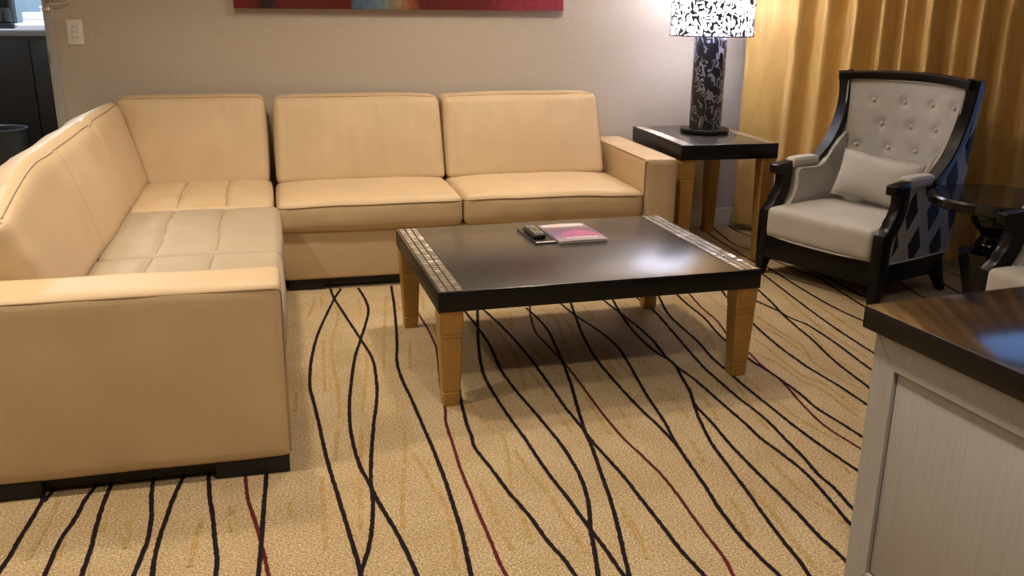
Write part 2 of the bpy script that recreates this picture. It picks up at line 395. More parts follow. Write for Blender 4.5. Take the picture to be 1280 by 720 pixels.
BLACK = [[(0.249,4.43),(0.207,4.275),(0.154,4.031),(0.108,3.8),(0.081,3.612),(0.061,3.418),(0.052,3.241),(0.059,3.093),(0.068,2.923),(0.081,2.643),(0.097,2.44),(0.108,2.296),(0.118,2.175),(0.127,2.055),(0.129,1.972)],[(0.198,4.441),(0.207,4.275),(0.241,3.998),(0.28,3.687),(0.304,3.472),(0.301,3.303),(0.288,3.131),(0.267,2.977),(0.25,2.874),(0.218,2.64),(0.2,2.48),(0.194,2.357),(0.179,2.235),(0.159,2.125),(0.133,2.034),(0.117,1.966)],[(0.332,4.429),(0.349,4.244),(0.349,4.076),(0.321,3.898),(0.278,3.687),(0.238,3.486),(0.207,3.264),(0.185,3.082),(0.171,2.892),(0.169,2.74),(0.177,2.579),(0.194,2.462),(0.21,2.347),(0.235,2.211),(0.249,2.119),(0.26,2.023),(0.27,1.913)],[(0.497,4.427),(0.475,4.138),(0.446,3.83),(0.419,3.584),(0.396,3.407),(0.392,3.222),(0.4,3.069),(0.407,2.846),(0.414,2.624),(0.416,2.443),(0.413,2.259),(0.409,2.128),(0.401,2.019),(0.39,1.885)],[(0.667,3.651),(0.626,3.356),(0.605,3.214),(0.577,3.029),(0.556,2.812),(0.551,2.69),(0.546,2.618),(0.567,2.464),(0.586,2.312),(0.608,2.19),(0.625,2.047),(0.642,1.959),(0.649,1.89),(0.657,1.825)],[(0.875,4.114),(0.836,3.94),(0.792,3.727),(0.753,3.533),(0.719,3.335),(0.701,3.172),(0.701,3.001),(0.707,2.827),(0.719,2.644),(0.722,2.543),(0.73,2.389),(0.743,2.247),(0.751,2.109),(0.759,2.016),(0.766,1.876),(0.771,1.798)],[(0.773,4.043),(0.781,3.937),(0.792,3.727),(0.794,3.477),(0.778,3.247),(0.786,3.028),(0.805,2.821),(0.82,2.628),(0.823,2.526),(0.82,2.393),(0.807,2.285),(0.786,2.186),(0.756,2.087),(0.732,1.984),(0.706,1.877),(0.69,1.817)],[(0.853,4.01),(0.873,3.931),(0.905,3.636),(0.92,3.357),(0.922,3.073),(0.92,2.863),(0.927,2.68),(0.927,2.596),(0.93,2.544),(0.941,2.404),(0.947,2.301),(0.948,2.205),(0.951,2.066),(0.952,1.939),(0.963,1.817),(0.962,1.75)],[(1.069,3.948),(1.08,3.814),(1.082,3.623),(1.057,3.418),(1.031,3.222),(1.006,3.064),(0.965,2.852),(0.931,2.671),(0.921,2.598),(0.913,2.534),(0.883,2.353),(0.858,2.203),(0.83,2.07),(0.799,1.94),(0.781,1.859),(0.766,1.8)],[(1.318,4.049),(1.293,3.96),(1.254,3.762),(1.215,3.555),(1.181,3.298),(1.173,3.086),(1.172,2.931),(1.175,2.779),(1.183,2.661),(1.187,2.523),(1.183,2.448)],[(1.24,4.066),(1.246,3.97),(1.262,3.788),(1.299,3.562),(1.308,3.362),(1.285,3.165),(1.257,2.988),(1.235,2.826),(1.216,2.654),(1.191,2.514),(1.174,2.363),(1.162,2.232),(1.145,2.1),(1.137,1.969),(1.139,1.856),(1.147,1.774),(1.144,1.708)],[(1.45,4.053),(1.462,3.97),(1.471,3.815),(1.479,3.67),(1.484,3.561),(1.482,3.396),(1.464,3.246),(1.462,3.121),(1.476,2.968),(1.478,2.771),(1.481,2.593),(1.479,2.472),(1.49,2.355),(1.497,2.24),(1.486,2.118),(1.466,1.974),(1.456,1.894)],[(1.522,4.037),(1.509,3.976),(1.474,3.785),(1.445,3.556),(1.439,3.357),(1.448,3.25),(1.464,3.147),(1.436,3.007),(1.41,2.877),(1.368,2.744),(1.336,2.626),(1.302,2.466),(1.284,2.31),(1.267,2.157),(1.252,2.041),(1.238,1.913),(1.231,1.815),(1.222,1.756),(1.21,1.692)],[(1.383,2.793),(1.379,2.758),(1.375,2.725),(1.373,2.618),(1.359,2.46),(1.354,2.308),(1.353,2.175),(1.351,2.053),(1.344,1.91),(1.348,1.817),(1.342,1.742)],[(1.638,4.112),(1.634,3.98),(1.639,3.779),(1.613,3.532),(1.583,3.277),(1.563,3.082),(1.56,2.92),(1.559,2.789),(1.565,2.682),(1.565,2.574),(1.555,2.454),(1.545,2.321),(1.53,2.212),(1.53,2.121),(1.52,2.043),(1.512,1.958)],[(1.775,4.082),(1.738,3.942),(1.686,3.724),(1.671,3.533),(1.664,3.355),(1.641,3.173),(1.637,3.023),(1.632,2.884),(1.634,2.736),(1.635,2.558),(1.642,2.419),(1.651,2.311),(1.659,2.231),(1.668,2.167)],[(1.851,4.083),(1.847,4.0),(1.832,3.827),(1.825,3.636),(1.795,3.453),(1.784,3.317),(1.782,3.119),(1.792,3.009),(1.797,2.896),(1.799,2.771),(1.79,2.648),(1.802,2.534),(1.811,2.437),(1.819,2.346)],[(2.111,4.079),(2.092,3.997),(2.06,3.856),(2.003,3.5),(1.979,3.298),(1.97,3.168),(1.968,3.056),(1.968,2.977),(1.981,2.812),(1.983,2.663),(1.986,2.558)],[(2.173,3.88),(2.183,3.797),(2.208,3.654),(2.209,3.566),(2.227,3.492),(2.238,3.444),(2.23,3.222),(2.202,2.953),(2.199,2.829)],[(2.298,4.074),(2.274,3.957),(2.241,3.769),(2.199,3.583),(2.17,3.396),(2.157,3.288),(2.109,3.031),(2.087,2.801),(2.076,2.654)],[(2.442,4.345),(2.434,4.191),(2.392,3.87),(2.361,3.625),(2.335,3.386),(2.319,3.106),(2.312,2.971)],[(2.522,4.465),(2.528,4.327),(2.511,4.076),(2.497,3.826),(2.496,3.616),(2.518,3.437),(2.536,3.307)],[(2.641,4.547),(2.644,4.426),(2.659,4.262),(2.696,4.145),(2.676,3.945),(2.657,3.759),(2.64,3.587)],[(2.743,4.222),(2.744,4.093),(2.733,3.874),(2.734,3.742),(2.745,3.633)],[(2.653,5.427),(2.648,5.267),(2.605,5.006),(2.583,4.816),(2.612,4.705),(2.628,4.574)],[(2.77,5.469),(2.777,5.336),(2.755,5.153),(2.769,5.001),(2.795,4.854)],[(2.581,5.409),(2.576,5.314),(2.538,4.992),(2.522,4.724),(2.511,4.526),(2.512,4.361)],[(3.072,4.022),(3.053,3.903),(3.02,3.735),(3.016,3.645)],[(3.316,4.056),(3.283,3.914),(3.25,3.762),(3.229,3.671)],[(3.452,4.254),(3.441,4.118),(3.454,3.983),(3.461,3.856)],[(-0.726,2.691),(-0.729,2.643),(-0.719,2.581),(-0.724,2.481),(-0.732,2.389),(-0.737,2.292),(-0.747,2.203)],[(-0.687,2.682),(-0.698,2.643),(-0.713,2.566)],[(-0.557,2.754),(-0.58,2.65),(-0.601,2.553),(-0.611,2.443),(-0.627,2.342),(-0.632,2.19),(-0.636,2.138)],[(-0.536,2.749),(-0.541,2.648),(-0.548,2.528),(-0.547,2.392),(-0.542,2.289),(-0.543,2.17),(-0.541,2.116)],[(-0.436,2.742),(-0.428,2.643),(-0.422,2.538),(-0.409,2.42),(-0.404,2.301),(-0.411,2.215),(-0.418,2.14),(-0.422,2.088)],[(-0.325,2.716),(-0.341,2.631),(-0.356,2.536),(-0.368,2.398),(-0.375,2.294),(-0.377,2.197),(-0.374,2.13),(-0.37,2.076)],[(-0.276,2.72),(-0.271,2.643),(-0.262,2.515),(-0.244,2.369),(-0.232,2.25),(-0.222,2.161),(-0.222,2.094),(-0.223,2.032)],[(-0.096,2.679),(-0.101,2.604),(-0.106,2.452),(-0.111,2.302),(-0.113,2.211),(-0.119,2.07),(-0.122,2.008)]]
RED = [[(0.565,4.311),(0.566,3.984),(0.574,3.801),(0.576,3.621),(0.569,3.48),(0.522,3.116),(0.506,2.939),(0.488,2.82),(0.481,2.639),(0.474,2.497),(0.475,2.353),(0.475,2.222),(0.477,2.092),(0.477,1.988),(0.481,1.93),(0.481,1.867)],[(1.109,4.063),(1.093,3.973),(1.054,3.806),(1.024,3.61),(1.029,3.472),(1.039,3.274),(1.04,3.096),(1.034,2.89),(1.032,2.736),(1.036,2.571),(1.049,2.461),(1.052,2.427),(1.062,2.314),(1.06,2.186),(1.054,2.07),(1.05,1.968),(1.048,1.877),(1.036,1.8),(1.019,1.728)],[(1.924,4.102),(1.91,3.986),(1.878,3.771),(1.866,3.599),(1.829,3.407),(1.814,3.18),(1.797,3.05),(1.797,2.926),(1.785,2.831),(1.761,2.707),(1.739,2.516),(1.755,2.36),(1.763,2.265)],[(-0.166,2.695),(-0.163,2.604),(-0.154,2.463),(-0.129,2.318),(-0.11,2.188),(-0.095,2.065),(-0.089,2.0)]]
GOLD = [[(0.118,4.31),(0.092,4.132),(0.074,4.021)],[(0.146,4.304),(0.144,4.18)],[(0.206,4.137),(0.205,3.992),(0.16,3.689),(0.149,3.441),(0.152,3.199),(0.138,2.94)],[(0.125,3.721),(0.112,3.407),(0.103,3.173)],[(0.323,4.265),(0.304,3.999)],[(0.453,4.269),(0.411,3.947),(0.369,3.619),(0.341,3.377)],[(0.303,3.707),(0.277,3.391),(0.249,3.177),(0.219,2.971)],[(0.493,4.165),(0.491,4.044)],[(0.623,4.233),(0.599,4.021)],[(0.001,3.196),(-0.008,2.989)],[(0.478,3.619),(0.435,3.314)],[(0.127,2.845),(0.107,2.637)],[(0.202,2.827),(0.18,2.578),(0.162,2.413),(0.147,2.221)],[(0.345,2.811),(0.325,2.645),(0.289,2.421),(0.267,2.281),(0.259,2.195)],[(0.346,2.625),(0.364,2.522),(0.379,2.375),(0.394,2.287),(0.388,2.186),(0.379,2.063),(0.364,1.971)],[(0.06,2.538),(0.056,2.353),(0.05,2.14)],[(0.833,3.854),(0.866,3.658),(0.87,3.39),(0.844,3.16),(0.815,2.993)],[(0.923,3.921),(0.942,3.747),(0.942,3.694)],[(0.985,3.922),(0.932,3.67)],[(0.951,3.538),(0.963,3.392),(0.975,3.256),(0.995,3.106)],[(1.142,3.932),(1.157,3.755),(1.097,3.409),(1.068,3.235)],[(1.206,3.918),(1.194,3.692),(1.176,3.464),(1.145,3.218),(1.124,3.038)],[(1.339,3.935),(1.334,3.773),(1.325,3.636)],[(1.275,3.466),(1.207,3.204),(1.195,3.102)],[(0.887,3.233),(0.888,3.091),(0.889,2.959)],[(0.605,3.059),(0.602,2.935),(0.619,2.814),(0.628,2.702)],[(0.883,2.888),(0.88,2.754),(0.885,2.659)],[(1.072,3.171),(1.024,2.928),(1.011,2.757),(1.004,2.616)],[(1.108,2.803),(1.085,2.644)],[(1.25,3.423),(1.254,3.194),(1.256,3.068)],[(0.513,2.389),(0.518,2.249),(0.517,2.122),(0.522,2.033)],[(0.654,2.696),(0.637,2.542),(0.603,2.356),(0.59,2.167),(0.581,2.048)],[(0.665,2.577),(0.68,2.413),(0.697,2.298),(0.697,2.196),(0.704,2.089),(0.708,1.962)],[(0.877,2.165),(0.865,2.072),(0.861,2.002)],[(0.389,2.172),(0.365,1.988)],[(1.522,3.941),(1.517,3.82)],[(1.55,3.935),(1.54,3.727)],[(1.808,3.959),(1.789,3.731),(1.771,3.565),(1.738,3.414),(1.685,3.209),(1.667,3.101)],[(1.872,3.961),(1.847,3.748),(1.843,3.633)],[(1.995,3.951),(1.967,3.722)],[(1.663,3.788),(1.657,3.59)],[(2.072,3.611),(2.07,3.445),(2.077,3.239),(2.017,3.037),(2.028,2.867),(2.04,2.748)],[(2.029,3.522),(2.044,3.346),(2.039,3.176)],[(1.921,3.348),(1.914,3.181),(1.901,2.943),(1.938,2.835),(1.926,2.594)],[(1.833,3.199),(1.87,3.056),(1.87,2.89),(1.9,2.792),(1.895,2.556)],[(1.677,2.953),(1.671,2.819),(1.682,2.707),(1.683,2.588),(1.727,2.386)],[(1.437,2.816),(1.427,2.73),(1.404,2.635)],[(1.222,3.244),(1.197,3.061)],[(1.309,2.938),(1.323,2.824),(1.31,2.673)],[(1.356,3.259),(1.347,3.088)],[(0.874,2.14),(0.873,2.041),(0.852,1.913)],[(1.202,2.147),(1.193,2.066),(1.16,1.953)],[(1.279,2.179),(1.286,2.08),(1.271,1.959),(1.262,1.847),(1.258,1.761)],[(1.432,2.318),(1.426,2.158),(1.441,2.067),(1.448,1.95)],[(1.638,2.314),(1.633,2.202)],[(1.338,1.839),(1.321,1.794)],[(1.248,2.509),(1.225,2.366)],[(2.365,3.899),(2.289,3.506),(2.269,3.263),(2.262,3.042)],[(2.443,3.882),(2.434,3.63),(2.394,3.235)],[(1.61,2.883),(1.553,2.634),(1.537,2.53)],[(2.193,3.347),(2.134,3.07),(2.134,2.87)],[(-0.674,2.583),(-0.68,2.411),(-0.689,2.27)],[(-0.622,2.374),(-0.615,2.253)],[(-0.464,2.408),(-0.457,2.269)],[(-0.524,2.41),(-0.534,2.366)],[(-0.275,2.377),(-0.281,2.295),(-0.288,2.145)],[(-0.197,2.421),(-0.192,2.286)],[(-0.035,2.409),(-0.04,2.322)]]

# ------------------------------------------------------------------ the setting
WY = 5.30                                                             # face of the back wall
def floor_mesh():
    bm = bmesh.new()
    vs = [bm.verts.new(p) for p in ((-3.1, -1.7, 0), (5.4, -1.7, 0), (5.4, 7.2, 0), (-3.1, 7.2, 0))]
    bm.faces.new(vs)
    rnd = random.Random(3)
    for mi, (lines, wd, z) in enumerate(((GOLD, .014, .0006), (RED, .0105, .0012), (BLACK, .0125, .0018)), 1):
        for li, pl in enumerate(lines):
            c = catmull([(x, y, z+.000012*li) for x, y in pl], .011)
            L, Rr = [], []
            for i, p in enumerate(c):
                t = (c[min(i+1, len(c)-1)]-c[max(i-1, 0)]); t.z = 0
                if t.length < 1e-6: t = Vector((0, 1, 0))
                n = Vector((-t.y, t.x, 0)).normalized()
                h = wd/2*(1+rnd.uniform(-.13, .13)); j = rnd.uniform(-.07, .07)*wd
                L.append(bm.verts.new(p+n*(h+j))); Rr.append(bm.verts.new(p-n*(h-j)))
            for i in range(len(c)-1):
                f = bm.faces.new((L[i], Rr[i], Rr[i+1], L[i+1])); f.material_index = mi
    me = bpy.data.meshes.new('floor')
    for f in bm.faces:
        f.normal_update()
        if f.normal.z < 0: f.normal_flip()
    bm.to_mesh(me); bm.free()
    for k in ('carpet', 'line_gold', 'line_red', 'line_black'): me.materials.append(M[k])
    o = bpy.data.objects.new('floor', me); COL.objects.link(o); return o
struct(floor_mesh())
bm = bmesh.new()
box(bm, (-1.119, WY, 0), (2.95, WY+.12, 2.6)); box(bm, (-3.0, WY, 0), (-2.1, WY+.12, 2.6)); box(bm, (-2.1, WY, 2.1), (-1.119, WY+.12, 2.6))
struct(link('wall_back', bm, M['wall']))
struct(link('wall_left', B((-3.1, -1.7, 0), (-3.0, 7.1, 2.6)), M['wall']))
struct(link('wall_front', B((-3.0, -1.7, 0), (5.3, -1.6, 2.6)), M['wall']))
struct(link('wall_far', B((-3.0, 7.0, 0), (-.5, 7.1, 2.6)), M['blue_grey_wall']))
struct(link('wall_side', B((-.6, WY+.12, 0), (-.5, 7.0, 2.6)), M['wall']))
struct(link('ceiling', prism(bmesh.new(), [(-3.1, -1.7), (5.34, -1.7), (5.34, 2.10), (2.92, 5.42), (-.5, 5.42), (-.5, 7.1), (-3.1, 7.1)], 2.6, 2.7, axis='z'), M['ceiling']))
# angled window wall: from the corner of the back wall towards the right
CO = Vector((2.83, WY, 0)); DI = Vector((.6, -.8, 0)); NI = Vector((-.8, -.6, 0))
def dbox(bm, s0, s1, n0, n1, z0, z1):                                 # s along the window wall, n into the room
    t = bmesh.new(); vs = []
    for z in (z0, z1):
        for s, n in ((s0, n0), (s1, n0), (s1, n1), (s0, n1)): vs.append(t.verts.new(CO+DI*s+NI*n+Vector((0, 0, z))))
    for f in ((0, 3, 2, 1), (4, 5, 6, 7), (0, 1, 5, 4), (1, 2, 6, 5), (2, 3, 7, 6), (3, 0, 4, 7)): t.faces.new([vs[i] for i in f])
    merge(bm, t); return bm
bm = bmesh.new()
dbox(bm, 0, .35, -.12, 0, 0, 2.6); dbox(bm, 3.7, 4.1, -.12, 0, 0, 2.6); dbox(bm, .35, 3.7, -.12, 0, 0, .35); dbox(bm, .35, 3.7, -.12, 0, 2.57, 2.6)
struct(link('wall_right', bm, M['wall']))
struct(link('wall_end', B((5.25, -1.7, 0), (5.35, 2.15, 2.6)), M['wall']))
bm = bmesh.new()
for s in (.35, 2.35, 3.65): dbox(bm, s, s+.05, -.09, -.03, .35, 2.57)
dbox(bm, .40, 3.65, -.09, -.03, .35, .40); dbox(bm, .40, 3.65, -.09, -.03, 2.53, 2.57)
win = struct(link('window_1', bm, M['trim']))
link('pane', dbox(bmesh.new(), .40, 3.65, -.065, -.06, .40, 2.53), M['glass'], win)
# moulded baseboard
prof = [(WY, 0), (WY-.016, 0), (WY-.016, .075), (WY-.013, .083), (WY-.013, .088), (WY-.010, .095), (WY-.010, .105), (WY-.004, .117), (WY, .117)]
struct(link('baseboard_back', prism(bmesh.new(), prof, -1.07, 2.83), M['trim']))
# metal door frame at the edge of the opening
bm = bmesh.new(); box(bm, (-1.119, WY-.018, 0), (-1.073, WY+.02, 2.15), .004); box(bm, (-1.1195, WY+.0, 0), (-1.108, WY+.12, 2.1))
tr = struct(link('trim_1', bm, M['frame_paint']))
link('strike_plate', B((-1.1205, WY-.0195, 1.035), (-1.110, WY-.0178, 1.095), .001), M['counter'], tr)

# ------------------------------------------------------------------ sectional: the chaise side
def rel(bm, o): bmesh.ops.translate(bm, verts=bm.verts[:], vec=-Vector(o)); return bm
LO = (-.55, 4.0, 0)
ch = thing('chaise_sofa', 'cream leather chaise side of the sectional with wide near arm and long leaning back cushion', 'sofa', LO)
def crease(p, s, amp): return amp*nz3(p.x, p.y, p.z, s)
bm = bmesh.new(); box(bm, (-1.05, 2.79, .055), (-.042, 5.26, .30), .018, 3)
link('base', rel(bm, LO), M['leather'], ch)
def arm_fn(p, u, v, w_): p.z += .003*nz3(p.x, p.y, 0, 4); p.y += .003*nz3(p.x, 3, p.z, 5); return p
bm = cushion((-.560, 2.683, .326), (1.075, .205, .545), .022, (0, .006, .006), .03, arm_fn)
arm = link('arm', rel(bm, LO), M['leather'], ch)
bm = bmesh.new(); tube(bm, [(-1.08, 2.583, .585), (-.044, 2.583, .585), (-.029, 2.59, .58), (-.0235, 2.60, .565), (-.0235, 2.585, .30), (-.0235, 2.586, .07)], .0028, 6)
link('piping', rel(bm, LO), M['piping'], arm)
bm = bmesh.new(); box(bm, (-1.08, 2.79, .05), (-.96, 5.26, .68), .02, 3)
link('back_frame', rel(bm, LO), M['leather'], ch)
def seat_fn(x0, x1, y0, y1, lx, ly, zc=0):
    def f(p, u, v, w_):
        X = (x0+x1)/2+p.x; Y = (y0+y1)/2+p.y
        if w_ > -.2:
            k = min(1, (w_+.2)/.8)
            for q in lx: p.z -= .012*k*g1(X-q-.006*math.sin(Y*9), .014)*(1-abs(v)**6)
            for q in ly: p.z -= .008*k*g1(Y-q, .014)*(1-abs(u)**8)
            for q in lx:
                for q2 in ly: p.z -= .010*k*g1(X-q, .045)*g1(Y-q2, .045)
            p.z += .0035*k*nz3(X, Y, 1, 7)
        else: p.z += 0
        return p
    return f
SX0, SX1 = -.70, -.018
for y0, y1, mt, ly in ((2.785, 3.485, 'grey_leather', (3.14,)), (3.489, 4.296, 'grey_leather', (3.87,)), (4.30, 5.02, 'leather', (4.66,))):
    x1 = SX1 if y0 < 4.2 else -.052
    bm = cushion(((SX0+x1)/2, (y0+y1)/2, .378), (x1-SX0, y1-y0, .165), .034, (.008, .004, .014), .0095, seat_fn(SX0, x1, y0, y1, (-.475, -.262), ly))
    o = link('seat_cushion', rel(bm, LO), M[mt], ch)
    sf_ = cushion(((SX0+x1)/2, (y0+y1)/2, .378), (x1-SX0, y1-y0, .165), .034, (.008, .004, .014), .0095, seat_fn(SX0, x1, y0, y1, (-.475, -.262), ly), True)
    bm = bmesh.new()
    for q in (-.475, -.262): tube(bm, [sf_((q+.006*math.sin(((y0+y1)/2+t*(y1-y0)/2)*9)-(SX0+x1)/2)*2/(x1-SX0), t, 1)+Vector((0, 0, .0012)) for t in [-.9+1.8*i/30 for i in range(31)]], .0026, 5)
    tube(bm, [sf_(.97, t, .80)+Vector((.0, 0, 0)) for t in [-.97+1.94*i/20 for i in range(21)]], .003, 5)
    link('piping', rel(bm, LO), M['piping'], o)
    if mt == 'grey_leather': o['label'] = 'greyish seat cushion'
# long back cushion leaning on the left, near end rounded
def lback(p, u, v, w_):
    X, Y, Z = p.x-.80, p.y+3.90, p.z+.655
    t = (Z-.44)/.43
    p.x -= .125*t-.05
    if u > -.5:
        for q, a, wd in ((3.58, .005, .012), (4.27, .012, .016)): p.x -= a*g1(Y-q, wd)
    if w_ > .5:
        p.z -= .020*g1(Y-4.27, .03)
        p.z += .010*nz3(X, Y, 2, 3.2)
    p.x += .010*nz3(X*.6, Y*.6, Z, 3.5)
    if v > .5: p.y += .14*(t-.5)*(v-.5)*2
    if v < -.45: p.z -= .10*max(0, w_)*((-v-.45)/.55)**2
    if w_ > 0: p.z -= w_*.085*max(0, .75-u)/1.75
    return p
bm = cushion((-.80, 3.90, .655), (.205, 2.22, .43), .055, (.014, .0, .012), .022, lback)
lb = link('back_cushion', rel(bm, LO), M['leather'], ch)
sf_ = cushion((-.80, 3.90, .655), (.205, 2.22, .43), .055, (.014, .0, .012), .022, lback, True)
bm = tube(bmesh.new(), [sf_(.93, t, .93)+Vector((.003, 0, .003)) for t in [-.97+1.94*i/60 for i in range(61)]], .0036, 5)
tube(bm, [sf_(.93, -.985, t) for t in [.95-1.9*i/20 for i in range(21)]], .0034, 5)
for q in (3.58, 4.27): tube(bm, [sf_(1, (q-3.90)/1.11, t)+Vector((.0012, 0, 0)) for t in [-.8+1.7*i/20 for i in range(21)]], .0022, 5)
link('piping', rel(bm, LO), M['piping'], lb)
def cback(p, u, v, w_):
    t = (p.z+.21)/.42
    p.y += .16*t-.08
    if u < 0: p.x -= .125*(t-.1)*(-u)
    p.y += (.006*nz3(p.x*2, 4, p.z*.6, 5)+.005*nz3(p.x*5, 2, p.z*.6, 8)*max(0, w_))*(1 if v < 0 else 0)
    p.z += .006*nz3(p.x, 0, 7, 4)*(1 if w_ > .5 else 0)
    return p
bm = cushion((-.375, 5.085, .657), (.625, .19, .435), .035, (.008, .016, .010), .014, cback)
bc = link('back_cushion', rel(bm, LO), M['leather'], ch)
bm = tube(bmesh.new(), seam_loop(cushion((-.375, 5.085, .657), (.625, .19, .435), .035, (.008, .016, .010), .014, cback, True), 'front', .82), .0026, 6, True)
link('piping', rel(bm, LO), M['piping'], bc)
bm = bmesh.new(); box(bm, (-1.0, 2.62, .012), (-.09, 5.2, .056))
link('plinth', rel(bm, LO), M['black_foot'], ch)
for a, b_ in (((-1.07, 2.592, 0), (-.72, 2.70, .058)), ((-.245, 2.592, 0), (-.031, 2.70, .058)), ((-.25, 4.40, 0), (-.06, 4.50, .058)), ((-1.05, 5.1, 0), (-.85, 5.25, .058))):
    link('foot', rel(B(a, b_, .004), LO), M['black_foot'], ch)

# ------------------------------------------------------------------ sectional: the long sofa under the painting
SO = (.95, 4.9, 0)
so = thing('two_seat_sofa', 'cream leather two-cushion sofa with one square arm, along the wall under the painting', 'sofa', SO)
bm = bmesh.new(); box(bm, (-.020, 4.432, .055), (1.815, 5.26, .303), .014, 3)
link('base', rel(bm, SO), M['leather'], so)
bm = bmesh.new(); box(bm, (-.02, 5.17, .30), (1.82, 5.265, .66), .02, 3)
link('back_frame', rel(bm, SO), M['leather'], so)
bm = cushion((1.911, 4.842, .325), (.178, .845, .545), .014, (.002, .002, .004), .03, arm_fn)
arm = link('arm', rel(bm, SO), M['leather'], so)
bm = bmesh.new(); tube(bm, [(1.823, 4.424, .10), (1.823, 4.422, .585), (1.999, 4.422, .585), (1.999, 4.424, .10)], .0026, 6)
tube(bm, [(1.823, 4.43, .594), (1.823, 5.2, .594)], .0024, 6); link('piping', rel(bm, SO), M['piping'], arm)
for i, (x0, x1) in enumerate(((-.032, .862), (.868, 1.818))):
    def sf(p, u, v, w_, x0=x0, x1=x1, i=i):
        X = (x0+x1)/2+p.x; Y = 4.70+p.y
        if w_ > 0:
            a, b_ = x0+(x1-x0)*.33, x0+(x1-x0)*.66
            for q in (a, b_): p.z -= .007*g1(X-q, .011)*(1 if -.7 < v < .95 else 0)*(.4+.6*max(0, v))
            for q in (a, b_): p.z -= .009*g1(X-q, .04)*g1(Y-4.66, .04)
            p.z += .005*nz3(X, Y, 5, 6)
            p.z -= .016*max(0, u if i else -u*.3)*abs(u)
        if v < -.5: p.y += .004*nz3(X, 1, p.z, 9)
        return p
    bm = cushion(((x0+x1)/2, 4.70, .375), (x1-x0, .60, .148), .030, (.004, .006, .018), .02, sf)
    st = link('seat_cushion', rel(bm, SO), M['leather'], so)
    bm = tube(bmesh.new(), seam_loop(cushion(((x0+x1)/2, 4.70, .375), (x1-x0, .60, .148), .030, (.004, .006, .018), .02, sf, True), 'top', .70), .0032, 6, True); link('piping', rel(bm, SO), M['piping'], st)
    X0, X1 = ((-.028, .864), (.872, 1.775))[i]
    def bf(p, u, v, w_):
        t = (p.z+.21)/.42
        p.y += .16*t-.08
        if v < 0: p.y += .005*nz3(p.x*3, 4+X0, p.z*.5, 6)+.0045*nz3(p.x*5, X0, p.z*.6, 8)*max(0, w_)
        p.z += .004*nz3(p.x, X0, 7, 4)*(1 if w_ > .5 else 0)
        p.x *= 1-.012*t
        return p
    bm = cushion(((X0+X1)/2, 5.075, .655), (X1-X0, .19, .43), .032, (.006, .018, .010), .014, bf)
    bc = link('back_cushion', rel(bm, SO), M['leather'], so)
    bm = tube(bmesh.new(), seam_loop(cushion(((X0+X1)/2, 5.075, .655), (X1-X0, .19, .43), .032, (.006, .018, .010), .014, bf, True), 'front', .82), .0026, 6, True)
    link('piping', rel(bm, SO), M['piping'], bc)
bm = bmesh.new(); box(bm, (.02, 4.47, .012), (1.95, 5.2, .056)); link('plinth', rel(bm, SO), M['black_foot'], so)
for x in (.0, 1.80): link('foot', rel(B((x, 4.445, 0), (x+.17, 4.55, .058), .004), SO), M['black_foot'], so)

# ------------------------------------------------------------------ low table and lamp table, one design
def leg_bm(cx, cy, h, top, bot):
    bm = bmesh.new(); t = bmesh.new(); rings = []
    def half(z): return bot+(top-bot)*z/h
    zs = [(0, 0), (.05, 0), (.052, -.002), (.056, -.002), (.058, 0)]
    for z in (h-.10, h-.085): zs += [(z-.003, 0), (z-.001, -.0028), (z+.002, -.0028), (z+.004, 0)]
    zs += [(h-.016, 0), (h-.014, -.0022), (h-.009, -.0022), (h-.007, 0), (h, 0)]
    for z, d in zs:
        a = half(z)+d; c = .004
        rings.append([bm.verts.new((cx+x, cy+y, z)) for x, y in ((a-c, -a), (a, -a+c), (a, a-c), (a-c, a), (-a+c, a), (-a, a-c), (-a, -a+c), (-a+c, -a))])
    for p, q in zip(rings, rings[1:]):
        for i in range(8): bm.faces.new((p[i], p[(i+1) % 8], q[(i+1) % 8], q[i]))
    bm.faces.new(rings[0][::-1]); bm.faces.new(rings[-1]); t.free()
    return bm
def mosaic_bm(x0, x1, y0, y1, z, cols, tile):
    bm = bmesh.new(); rows = int((y1-y0)/tile); dx = (x1-x0)/cols; dy = (y1-y0)/rows
    box(bm, (x0, y0, z-.004), (x1, y1, z+.0003), mat=1)
    for i in range(cols):
        for j in range(rows):
            cx, cy = x0+dx*(i+.5), y0+dy*(j+.5); ta, tb = random.gauss(0, .022), random.gauss(0, .022)
            hx, hy = dx*.42, dy*.38
            lo = [bm.verts.new((cx+sx*hx, cy+sy*hy, z)) for sx, sy in ((-1, -1), (1, -1), (1, 1), (-1, 1))]
            hi = [bm.verts.new((cx+sx*hx*.82, cy+sy*hy*.82, z+.0014+ta*sx*hx+tb*sy*hy)) for sx, sy in ((-1, -1), (1, -1), (1, 1), (-1, 1))]
            bm.faces.new(hi)
            for k in range(4): bm.faces.new((lo[k], lo[(k+1) % 4], hi[(k+1) % 4], hi[k]))
    return bm
def inlaid_table(name, label, loc, rz, w_, d, h, t, strip, cols, tile, ltop, lbot, inset):
    r = thing(name, label, 'table', loc, rz)
    link('tabletop', B((-w_/2, -d/2, h-t), (w_/2, d/2, h), .003), [M['black_wood'], M['table_top']], r)
    for f in r.children[0].data.polygons:
        if f.normal.z > .9: f.material_index = 1
    for s in (-1, 1):
        a, b_ = sorted((s*(w_/2-.008), s*(w_/2-.008-strip)))
        o = link('mosaic_strip', mosaic_bm(a, b_, -d/2+.006, d/2-.006, h+.0004, cols, tile), [M['mosaic'], M['gap']], r, 20)
        o['label'] = 'silver mosaic tile border'
    for sx in (-1, 1):
        for sy in (-1, 1):
            o = link('leg', leg_bm(sx*(w_/2-inset), sy*(d/2-inset), h-t+.001, ltop, lbot), M['gold_leg'], r)
            o['label'] = 'gold painted tapered leg'
    return r
